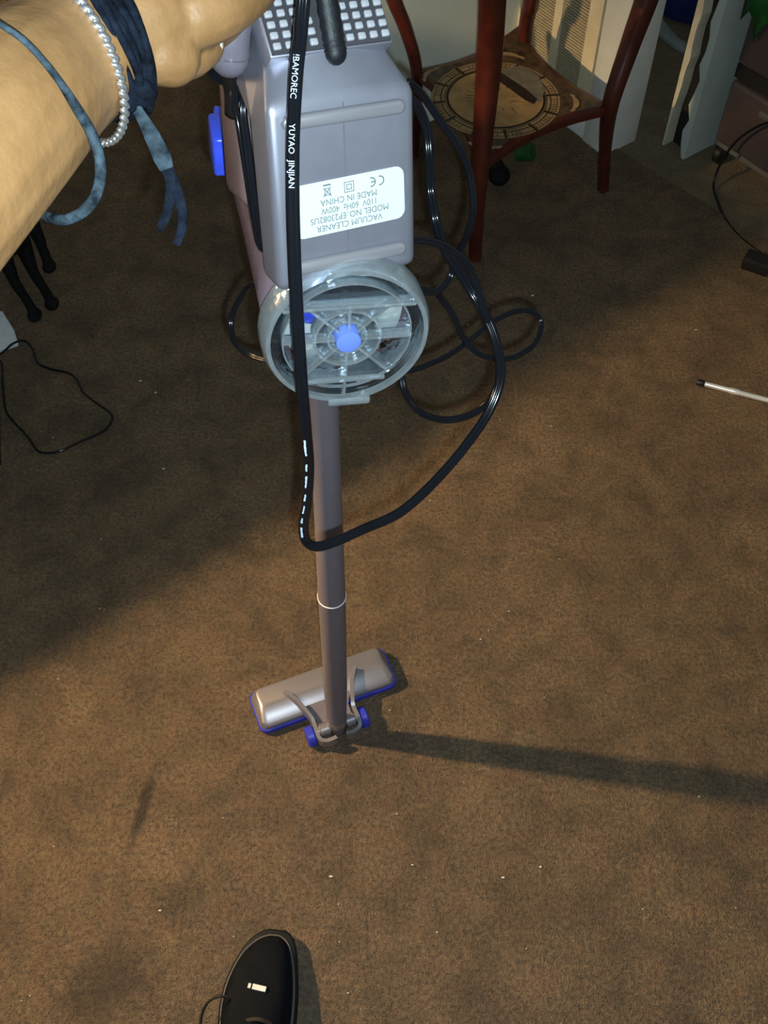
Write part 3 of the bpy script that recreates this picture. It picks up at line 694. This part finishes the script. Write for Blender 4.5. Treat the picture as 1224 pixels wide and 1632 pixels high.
cordA = cordpath([P(600, 400, .80), P(650, 385, .80), P(680, 384, .815), P(710, 394, .83), P(740, 416, .845), P(758, 450, .86), P(770, 490, .87), P(784, 530, .88), P(795, 575, .89), P(792, 615, .90), P(774, 645, .91), P(742, 664, .92), P(705, 669, .93), P(670, 657, .94), P(648, 630, .95), P(640, 600, .95), P(640, 560, .95)])
cordD = cordpath([P(430, 460, .96), P(400, 455, 1.0), P(380, 480, 1.02), P(368, 510, 1.03), P(374, 545, 1.03), P(400, 566, 1.02), P(450, 580, 1.0), P(560, 596, .99), P(645, 592, 1.0), P(690, 578, 1.01), P(720, 563, 1.02), P(750, 541, 1.03), P(780, 517, 1.04), P(810, 500, 1.05), P(838, 495, 1.06), P(858, 505, 1.07), P(862, 525, 1.07), P(850, 550, 1.06), P(820, 569, 1.05), P(790, 572, 1.04), P(760, 562, 1.03), P(738, 538, 1.02), P(724, 505, 1.01), P(705, 480, 1.0), P(692, 466, .985), P(680, 462, .97), P(650, 455, .95)])
cordG = cordpath([P(650, 462, .94), P(690, 466, .955), P(707, 456, .96), P(720, 436, .96), P(728, 405, .95), P(738, 390, .94), P(752, 350, .92), P(754, 310, .91), P(745, 265, .90), P(725, 225, .885), P(700, 190, .87), P(672, 150, .85), P(650, 130, .83)])
cordL = cordpath([B(-.036, .060, .07), B(-.046, .050, .068), B(-.047, .03, .060), B(-.0465, .0, .055), B(-.046, -.03, .050), B(-.043, -.050, .05), B(-.03, -.055, .06)], 6)
cordM = cordpath([B(-.036, .055, .055), B(-.047, .045, .050), B(-.048, .02, .046), B(-.048, -.01, .042), B(-.046, -.035, .042), B(-.03, -.045, .05)], 6)
cordN = cordpath([P(392, 150, .70), P(375, 132, .69), P(352, 128, .685), P(338, 116, .68), P(332, 105, .675), P(345, 92, .68), P(372, 98, .69), P(400, 110, .70)], 7)
th = [cordpath and sweep(c_, cprof, ref=tocam) for c_ in (front,)]
thin = [(a*.8, b_*1.0) for a, b_ in cprof]
pc = obj('power_cord', join(*th, *[sweep(c_, thin, ref=tocam) for c_ in (cordA, cordG)], *[sweep(c_, [(a*.70, b_*1.05) for a, b_ in cprof], ref=tocam) for c_ in (cordD, cordL, cordM, cordN)]), M['cord'], vac, True)
# printing along the cord
def along(path, px_y, dx, flip=False):
    # find the sample of the path nearest to a given height along the hanging part
    tz = None
    best = min(range(8, 120), key=lambda i: abs(path[i].z-px_y)); return best
def cordtext(txt, py, size, px=470, d=.62, thickdash=None):
    c = P(px, py, d); i = min(range(20, 130), key=lambda k: (front[k]-c).length)
    p = front[i]; t = (front[i+2]-front[i-2]).normalized(); n_ = (CAMP-p).normalized(); n_ = (n_-t*n_.dot(t)).normalized(); q = t.cross(n_)
    # reads from top to bottom, tops of the letters to the right
    if q.x < 0: q = -q
    return text_geo(txt, size, lambda x, y: p+t*x+q*(y-.0009)+n_*(ct+.0002))
tg = [cordtext('IBAMOREC', 125, .0050, 471, .60), cordtext('YUYAO', 213, .0050, 467, .62), cordtext('JINJIAN', 275, .0050, 467, .63)]
for i0, i1 in ((85, 88), (90, 91.2), (92.4, 94.6), (96, 97.2), (98.6, 100.4), (102, 103.4), (105, 108.5)):
    k = i0
    while k < i1:
        i = int(k); p = front[i].lerp(front[i+1], k-i); t = (front[i+2]-front[i-1]).normalized(); n_ = (CAMP-p).normalized(); n_ = (n_-t*n_.dot(t)).normalized(); q = t.cross(n_)
        if q.x < 0: q = -q
        tg.append(boxf(frame(p+n_*(ct*.95), t, q, n_), -.0008, .0008, -.0025+random.uniform(0, .0005), -.0008-random.uniform(0, .0005), 0, .0003)); k += .28
tag(obj('cord_print', join(*tg), M['print'], pc), None, None, None, 'stuff')

# ------------------------------------------------------------------ person: forearm and hand
arm_pts = [P(-330, 520, .40), P(-150, 338, .43), P(0, 185, .465), P(75, 120, .49), P(150, 72, .508), P(222, 36, .516)]
arm_r = [.044, .042, .0382, .0338, .0300, .0285]
geos = tapered(arm_pts, arm_r, 18)
geos += tapered([P(215, 40, .535), P(272, 14, .545), P(320, -15, .550), P(370, -60, .555)], [.0270, .0290, .0285, .0250], 16)         # palm
geos += tapered([P(268, 34, .522), P(300, 22, .519), P(350, 6, .527), P(398, -26, .547), P(440, -75, .575)], [.0185, .0178, .0165, .0150, .0120], 14)   # thumb and its ball, over the handle
geos += tapered([P(250, 84, .513), P(272, 88, .518)], [.0150, .0150], 12)                                      # heel of the hand
geos += tapered([P(278, 92, .530), P(305, 82, .538), P(324, 70, .545), P(330, 58, .552)], [.0128, .0126, .0112, .0092], 12)      # little finger folded under
for j in range(3):                                                                             # the other fingers round the handle
    o_ = V(.012*j, .010*j, .016*(j+1))
    geos += tapered([P(330, -40, .56)+o_, P(385, -60, .60)+o_, P(400, -40, .655)+o_, P(372, -25, .675)+o_, P(352, -30, .655)+o_], [.0125, .0115, .0105, .0100, .0090], 12)
arm = remeshed('person', geos, .0019, M['skin'], 2)
tag(arm, 'bare brown forearm and hand with bracelets, gripping the vacuum handle', 'person')
nl = P(349, 66, .541)
obj('fingernail', sphere(nl, (.0022, .0035, .0062), 12, 8), M['nail'], arm, True)
# bracelets: rings around the wrist
def wrist_ring(px, py, d, axis_pts, rad, tilt=V(0, 0, 0)):
    c = P(px, py, d); ax_ = (P(*axis_pts[1])-P(*axis_pts[0])).normalized()+tilt; ax_.normalize()
    x, y = perp(ax_); return c, ax_, x, y
c, ax_, x, y = wrist_ring(112, 92, .503, ((80, 122, .49), (190, 50, .52)), .034, V(.34, .02, -.02))
chain = thing('chain_bracelet', 'silver twisted chain bracelet nearest the elbow side of the wrist', 'bracelet', c)
NL = 54; link0 = None
for k in range(NL):
    a = 2*math.pi*k/NL; R_ = .0380
    p = c+x*(R_*math.cos(a))+y*(R_*math.sin(a)) + V(0, 0, -.003)
    t = (-x*math.sin(a)+y*math.cos(a)); rad = (x*math.cos(a)+y*math.sin(a)); sd = ax_
    tw = (t*.8+sd*.6).normalized(); o2 = tw.cross(rad).normalized()
    obj('link', sphere(p, (.0037, .0019, .0022), 10, 6, (tw, o2, rad)), M['chain'], chain, True)
c, ax_, x, y = wrist_ring(160, 66, .513, ((130, 95, .51), (230, 30, .53)), .033, V(.32, .02, -.02))
wrap = thing('wrap_bracelet', 'navy black knotted cloth bracelet with two frayed tails', 'bracelet', c)
for k in range(6):
    off = (k-2.5)*.0029; rr_ = .0345+.0022*math.sin(k*2.1)
    pts = [c+ax_*(off+.0012*math.sin(3*t_+k))+x*((rr_+.0008*math.sin(5*t_+k))*math.cos(t_))+y*((rr_+.0008*math.sin(4*t_+k))*math.sin(t_)) for t_ in [2*math.pi*j/48 for j in range(48)]]
    obj('strand', sweep(pts, ellipse(.0020, .0019, 8), ref=lambda i, p: (p-c).normalized(), closed=True), M['navy'], wrap, True)
obj('band', ringlathe(c, ax_, [(-.0085, .0318), (-.0085, .0335), (.0085, .0335), (.0085, .0318)], 48, (x, y)), M['navy'], wrap, True)
obj('knot', join(sphere(P(222, 148, .505), (.0085, .006, .0075)), sphere(P(200, 165, .505), (.006, .005, .006)), *[capsule(P(212, 150, .505), P(236, 132, .508), .005, .0035, 4)]), M['navy'], wrap, True)
fl_ = lambda a, b_: [(-a, -b_), (a, -b_), (a, b_), (-a, b_)]
tp = spline([P(210, 162, .505), P(225, 185, .508), P(243, 218, .512), P(258, 250, .516), P(266, 270, .518)], 6)
obj('tail', bevel(sweep(tp, fl_(.0034, .0012), ref=tocam, scales=resample([(.7, 1), (.8, 1), (1.15, 1), (1.3, 1), (1.0, 1)], len(tp))), .0004, 1), M['slate'], wrap, True)
for pts in ([P(264, 264, .518), P(272, 290, .520), P(270, 325, .523), P(262, 350, .525), P(254, 368, .526)], [P(266, 264, .519), P(281, 300, .521), P(290, 335, .523), P(290, 362, .525), P(281, 391, .526)]):
    tp = spline(pts, 5); obj('tail', bevel(sweep(tp, fl_(.0026, .0011), ref=tocam, scales=resample([1.1, 1, .95, .9, .8], len(tp))), .0004, 1), M['navy'], wrap, True)
# loose leather cord
lp = [P(-70, 12, .435), P(-30, 15, .425), P(0, 38, .421), P(35, 62, .424), P(65, 92, .430), P(95, 130, .438), P(122, 172, .448), P(147, 215, .458), P(160, 262, .462), P(155, 305, .462), P(135, 335, .462), P(105, 350, .464), P(78, 346, .47), P(50, 330, .49), P(20, 300, .515), P(-20, 250, .525)]
lpp = spline(lp, 7)
lc = obj('leather_cord', sweep(lpp, ellipse(.0023, .0018, 10), ref=tocam, scales=resample([.55, .55, .55, .6, .65, .7, .95, 1.05, 1.1, 1.1, 1.1, 1.05, 1, 1, 1, 1], len(lpp))), M['slate'], None, True)
tag(lc, 'slate blue leather cord looped loosely over the forearm', 'bracelet')

# ------------------------------------------------------------------ sneaker
tip = F(437, 1492, .02); tip.z = 0
sdir = V(.085, .996, 0).normalized(); sx = V(sdir.y, -sdir.x, 0)
SH = thing('sneaker', 'black suede sneaker with small white logo, at the lower edge', 'shoe', tip-sdir*.14)
S = frame(tip, sx, -sdir, V(0, 0, 1))
#   s (from toe), left half, right half (asymmetric: pointed to the right), height of upper
stn = [(.000, -.004, .007, .030), (.004, -.015, .015, .036), (.012, -.026, .0225, .043), (.026, -.038, .0285, .050), (.045, -.047, .0335, .055), (.070, -.054, .0375, .060), (.100, -.056, .0395, .068), (.135, -.052, .0395, .082), (.17, -.046, .038, .095), (.21, -.040, .038, .098), (.25, -.037, .035, .096), (.275, -.028, .027, .092), (.287, -.010, .010, .085)]
stn = [tuple(q) for q in spline([Vector(q) for q in stn], 3)]
def sole_geo(z0, z1, grow):
    pl = [(r_+grow, s) for s, l_, r_, h in stn] + [(l_-grow, s) for s, l_, r_, h in reversed(stn)]
    pl = [(a+(.003*max(0, 1-s/.05) if a > 0 else 0), s-grow*1.6*max(0, 1-s/.045)+(grow if s > .28 else 0)) for a, s in pl]
    return prism(S, pl, z0, z1)
obj('sole', bevel(sole_geo(.0, .026, .0055), .004, 2, 40), M['sole'], SH, auto=50)
v, f = [], []; mm = 15
for s, l_, r_, h in stn:
    for k in range(mm):
        a = math.pi*k/(mm-1); cx, hw = (l_+r_)/2, (r_-l_)/2-.002
        ca, sa = math.cos(a), math.sin(a)
        v.append(S(cx+hw*math.copysign(abs(ca)**.75, ca), s+.003*(1-abs(ca)), .024+(h-.024)*abs(sa)**.72))
for j in range(len(stn)-1):
    for k in range(mm-1): f.append((j*mm+k, j*mm+k+1, (j+1)*mm+k+1, (j+1)*mm+k))
f += [tuple(range(mm)), tuple(range((len(stn)-1)*mm, len(stn)*mm))[::-1]]
obj('upper', (v, f), M['shoe'], SH, True)
pp = [S(l_-.001, s+.001, .0285) for s, l_, r_, h in reversed(stn[:25])] + [S(r_+.001, s+.001, .0285) for s, l_, r_, h in stn[:25]]
obj('piping', sweep(spline(pp, 2), ellipse(.0012, .0012, 8), ref=V(0, 0, 1)), M['piping'], SH, True)
obj('collar', sweep([S(.030*math.cos(t_), .222+.048*math.sin(t_), .098+.004*math.cos(2*t_)) for t_ in [2*math.pi*k/24 for k in range(24)]], ellipse(.006, .006, 8), ref=V(0, 0, 1), closed=True), M['shoe'], SH, True)
for k in range(4):
    s0 = .118+.017*k; hh = .078+.006*k
    obj('lace', sweep(spline([S(-.026, s0+.004, hh-.012), S(0, s0, hh+.001), S(.023, s0+.004, hh-.012)], 5), ellipse(.0028, .0014, 8), ref=V(0, 0, 1)), M['lace'], SH, True)
lb_ = spline([P(372, 1592, 1.43), P(350, 1588, 1.42), P(332, 1597, 1.425), P(322, 1616, 1.43), P(321, 1640, 1.43), P(335, 1668, 1.42), P(362, 1680, 1.40)], 6)
obj('lace', sweep(lb_, ellipse(.0024, .0018, 8)), M['lace'], SH, True)
lgc = F(411, 1574, .064)
hgt = .0655
LGF = frame(V(lgc.x, lgc.y, hgt), V(.97, -.2, 0).normalized(), V(.2, .97, -.12).normalized(), V(0, .1, .995).normalized())
gl_ = [text_geo('I', .012, lambda x_, y_: LGF(x_-.0115, y_, .0004)), text_geo('coo', .0135, lambda x_, y_: LGF(x_*.75+.0018, y_+.0006, .0004))]
obj('logo', join(boxf(LGF, -.0075, .0110, -.0034, .0034, -.004, .0), boxf(LGF, -.0135, -.0100, -.0030, .0030, -.004, .0)), M['tagw'], SH)

# ------------------------------------------------------------------ cat, at the left behind the arm
pw1, pw2, pw3 = F(57, 505), F(84, 487), F(80, 428)
g = []
def leg(paw, mid, top, r=(.011, .012, .020)):
    return tapered([paw+V(0, 0, .012), paw.lerp(mid, .45)+V(0, 0, .01), mid, top], [r[0], r[0]*.95, r[1], r[2]], 10) + [sphere(paw+V(.002, -.006, .011), (.0165, .020, .011))]
ch = V(-.755, 1.70, .175); hp2 = V(-.83, 1.93, .18)
g += leg(pw1, V(-.757, 1.640, .085), V(-.775, 1.675, .15)); g += leg(pw2, V(-.722, 1.665, .085), V(-.735, 1.690, .15))
g += leg(pw3, V(-.745, 1.80, .075), V(-.790, 1.86, .15), (.012, .015, .030)); g += leg(V(-.83, 1.82, 0), V(-.855, 1.86, .08), V(-.86, 1.90, .15), (.012, .015, .030))
g += tapered([ch+V(0, -.03, .0), ch+V(-.02, .06, .005), ch+V(-.05, .14, .0), hp2+V(0, .02, 0)], [.042, .055, .056, .045], 14)
g += tapered([ch+V(0, -.03, .02), ch+V(-.005, -.065, .055)], [.036, .030], 12)
hd = ch+V(-.012, -.09, .075)
g += [sphere(hd, (.036, .038, .032)), sphere(hd+V(0, -.03, -.010), (.018, .018, .014))]
for s in (-1, 1):
    g.append(sweep([hd+V(s*.020, .005, .022), hd+V(s*.025, .004, .042), hd+V(s*.028, .003, .055)], ellipse(.014, .006, 10), scales=[1, .6, .12]))
g += tapered([hp2+V(0, .04, .02), hp2+V(-.03, .14, .0), hp2+V(-.08, .22, -.06), hp2+V(-.13, .26, -.10)], [.013, .012, .011, .009], 10)
cat = remeshed('cat', g, .004, M['fur'], 6)
tag(cat, 'black cat standing on the carpet behind the forearm', 'cat')
for s in (-1, 1): obj('eye', sphere(hd+V(s*.014, -.034, .006), .005, 10, 6), mat('cat_eye', (.25, .28, .05), .1), cat, True)

# ------------------------------------------------------------------ small things on the floor
pp_ = [F(-70, 600), F(0, 563), F(31, 552), F(24, 530), F(6, 500), F(-70, 520)]
tag(obj('paper_sheet', bevel(prism(WF, [(p.x, p.y) for p in pp_], .0, .010), .002, 1), M['paper'], auto=40), 'white folded paper at the left edge below the cat', 'paper')
lcord = [F(-40, 565, .014), F(-20, 568, .014), F(2, 563, .014), F(20, 548, .015), F(38, 543, .008), F(52, 556, .005), F(60, 578, .005), F(80, 588, .004), F(108, 594, .004), F(122, 604, .004), F(133, 625, .004), F(155, 643, .004), F(176, 658, .004), F(178, 670, .004), F(165, 687, .004), F(130, 703, .004), F(100, 717, .004), F(78, 722, .004), F(60, 718, .004), F(44, 695, .004), F(22, 672, .004), F(10, 655, .004), F(6, 630, .004), F(4, 600, .004), F(3, 580, .005), F(-4, 572, .006)]
tag(obj('thin_cable', sweep(spline(lcord, 6), ellipse(.0024, .0024, 8), ref=V(0, 0, 1)), M['cord'], None, True), 'thin black cable looping over the carpet below the cat', 'cable')
bc = F(3, 742)
tag(obj('media_box', bevel(prism(WF, [(bc.x, bc.y), (F(1, 600).x-.002, F(1, 600).y), (-.835, 1.435), (-.79, 1.205)], 0, .09), .004, 2), M['black'], auto=40), 'black low box cut off by the left edge beside the cable', 'box')
# rod at right
r0, r1 = F(1120, 611, .007), F(1290, 655, .007); rdv = (r1-r0).normalized()
rod = thing('metal_rod', 'bright steel rod with black tip lying on the carpet at right', 'rod', (r0.x, r0.y, 0))
obj('shaft', lathe(r0, rdv, [(0, .0050), (.05, .0052), (.056, .0064), (.068, .0064), (.074, .0052), ((r1-r0).length, .0052)], 14), M['rod'], rod, auto=40)
obj('tip', lathe(r0-rdv*.012, rdv, [(0, .0055), (.002, .0068), (.012, .0068), (.016, .005)], 14), M['black'], rod, auto=40)
# black object at right
q0, q1 = F(1186, 413, .012), F(1262, 440, .012); qd = (q1-q0).normalized(); qs = V(-qd.y, qd.x, 0)
pf = frame(q0, qd, qs, V(0, 0, 1))
ad = thing('power_adapter', 'small black plastic adapter on the carpet at the right edge', 'adapter', (q0.x, q0.y, 0))
obj('body', bevel(boxf(pf, 0, .058, -.020, .020, -.012, .018), .004, 2), M['black'], ad, auto=40)
obj('cable_end', lathe(pf(.058, 0, .004), qd, [(-.002, .008), (.02, .005), (.06, .003)], 12), M['black'], ad, auto=40)
# green lid and dark ball below the table
gp = F(836, 256); gx = V(.9, .4, 0).normalized()
tag(obj('green_container', lathe(gp+V(0, 0, .022), V(.8, -.3, .35), [(-.024, .012), (-.022, .016), (.0, .019), (.016, .021), (.018, .019)], 24), M['green'], auto=40), 'small green plastic container lying under the table shelf', 'container')
bp_ = F(795, 300)
tag(obj('dark_bundle', join(sphere(bp_+V(0, .02, .022), (.026, .030, .022)), sphere(bp_+V(-.008, .035, .035), (.02, .02, .018))), M['fur'], None, True), 'dark rounded bundle lying behind the front table leg', 'bundle')
# lint specks
gs = []; rr = random.Random(11)
for k in range(75):
    px, py = rr.uniform(0, 1224), rr.uniform(420, 1632); p = F(px, py, .0025); s = rr.uniform(.0005, .0011) if rr.random() < .9 else .0016
    gs.append(sphere(p, (s*rr.uniform(1, 2.2), s, s*.7), 6, 4))
tag(obj('lint', join(*gs), M['dust']), 'pale lint specks scattered over the brown carpet', 'lint', None, 'stuff')

# ------------------------------------------------------------------ hall: drawer cart, blue tub
c0_ = F(1140, 225, .05); cf = frame(V(c0_.x, c0_.y, -.006), V(.60, -.80, 0), V(.80, .60, 0), V(0, 0, 1))
cart = thing('drawer_cart', 'grey plastic drawer cart on casters beside the broken door', 'drawers', cf(.17, .2, 0))
obj('frame', join(boxf(cf, 0, .36, 0, .38, .05, .065), boxf(cf, 0, .36, .02, .38, .235, .25), boxf(cf, 0, .36, 0, .38, .62, .64), boxf(cf, 0, .018, .02, .38, .065, .62), boxf(cf, .342, .36, .02, .38, .065, .62)), M['cartframe'], cart)
for z0, z1 in ((.068, .222), (.262, .425), (.45, .61)):
    dw = obj('drawer', bevel(boxf(cf, .004, .356, -.014, .36, z0, z1), .010, 3), M['drawer'], cart, auto=50)
    obj('drawer_pull', bevel(boxf(cf, .10, .26, -.024, -.012, z1-.035, z1-.020), .003, 2), M['cartframe'], dw)
obj('drawer_gap_shade', boxf(cf, .002, .358, -.004, .02, .226, .258), M['void'], cart)  # dark bar painted in as the shade between the two drawers
for a, b_ in ((.015, .015), (.34, .015), (.015, .36), (.34, .36)):
    wc = cf(a, b_, .022)
    cs_ = obj('caster', lathe(wc-V(.6, -.8, 0)*.010, V(.6, -.8, 0), [(0, .018), (.003, .022), (.017, .022), (.020, .018)], 20), M['black'], cart, auto=40)
    obj('caster_fork', boxf(frame(wc, V(.6, -.8, 0), V(.8, .6, 0), V(0, 0, 1)), -.014, .014, -.008, .008, .010, .030), M['black'], cs_)
hc = [P(1240, 148, 2.12), P(1212, 170, 2.16), P(1190, 195, 2.22), P(1175, 225, 2.30), P(1176, 245, F(1176, 245).z+2.36), F(1190, 262, .003), F(1205, 280, .003), F(1224, 300, .003), F(1260, 318, .003)]
hc = [cf(.22, -.03, .245), cf(.14, -.035, .20), cf(.085, -.04, .13), cf(.065, -.05, .06), cf(.075, -.07, .012), cf(.12, -.10, .004), cf(.17, -.13, .004), cf(.24, -.15, .004), cf(.34, -.15, .004)]
tag(obj('dangling_cable', sweep(spline(hc, 7), ellipse(.003, .003, 8)), M['cord'], None, True), 'dark cable hanging down the front of the drawer cart', 'cable')
# green cloth over the upper drawer
gv, gf = [], []
for k in range(9):
    a = -.006+.012*k
    for q, (b_, z) in enumerate(((.10, .642), (.03, .646), (-.022, .642), (-.032, .60), (-.030, .50), (-.031, .42), (-.030, .36+.03*math.sin(k*1.3)))):
        gv.append(cf(a+.006*math.sin(q+k), b_-.004*math.sin(k*1.7+q), z+.002))
for k in range(8):
    for q in range(6): gf.append((k*7+q, k*7+q+1, k*7+q+8, k*7+q+7))
gc = obj('green_cloth', (gv, gf), M['green'], None, True); so = gc.modifiers.new('thickness', 'SOLIDIFY'); so.thickness = .002
tag(gc, 'dark green cloth draped over the top of the drawer cart', 'cloth')
tc_ = V(.86, 2.84, -.006)
tub = thing('blue_tub', 'dark blue round tub with pale rim standing in the hall beyond the door', 'tub', tc_)
obj('body', lathe(tc_, V(0, 0, 1), [(0, .11), (.01, .13), (.10, .16), (.25, .18), (.27, .185)], 36), M['bluebin'], tub, auto=40)
obj('rim', ringlathe(tc_+V(0, 0, .265), V(0, 0, 1), [(0, .18), (.012, .195), (.02, .19), (.012, .178)], 36), M['greybin'], tub, True)
tag(obj('pale_cloth', bevel(prism(WF, [(p.x, p.y) for p in (F(1036, 45), F(1042, 18), F(1062, 44), F(1080, 66), F(1108, 82), F(1100, 92), F(1070, 72))], -.006, .012), .004, 2), M['greybin'], auto=40), 'pale grey cloth crumpled on the hall floor before the blue tub', 'cloth')
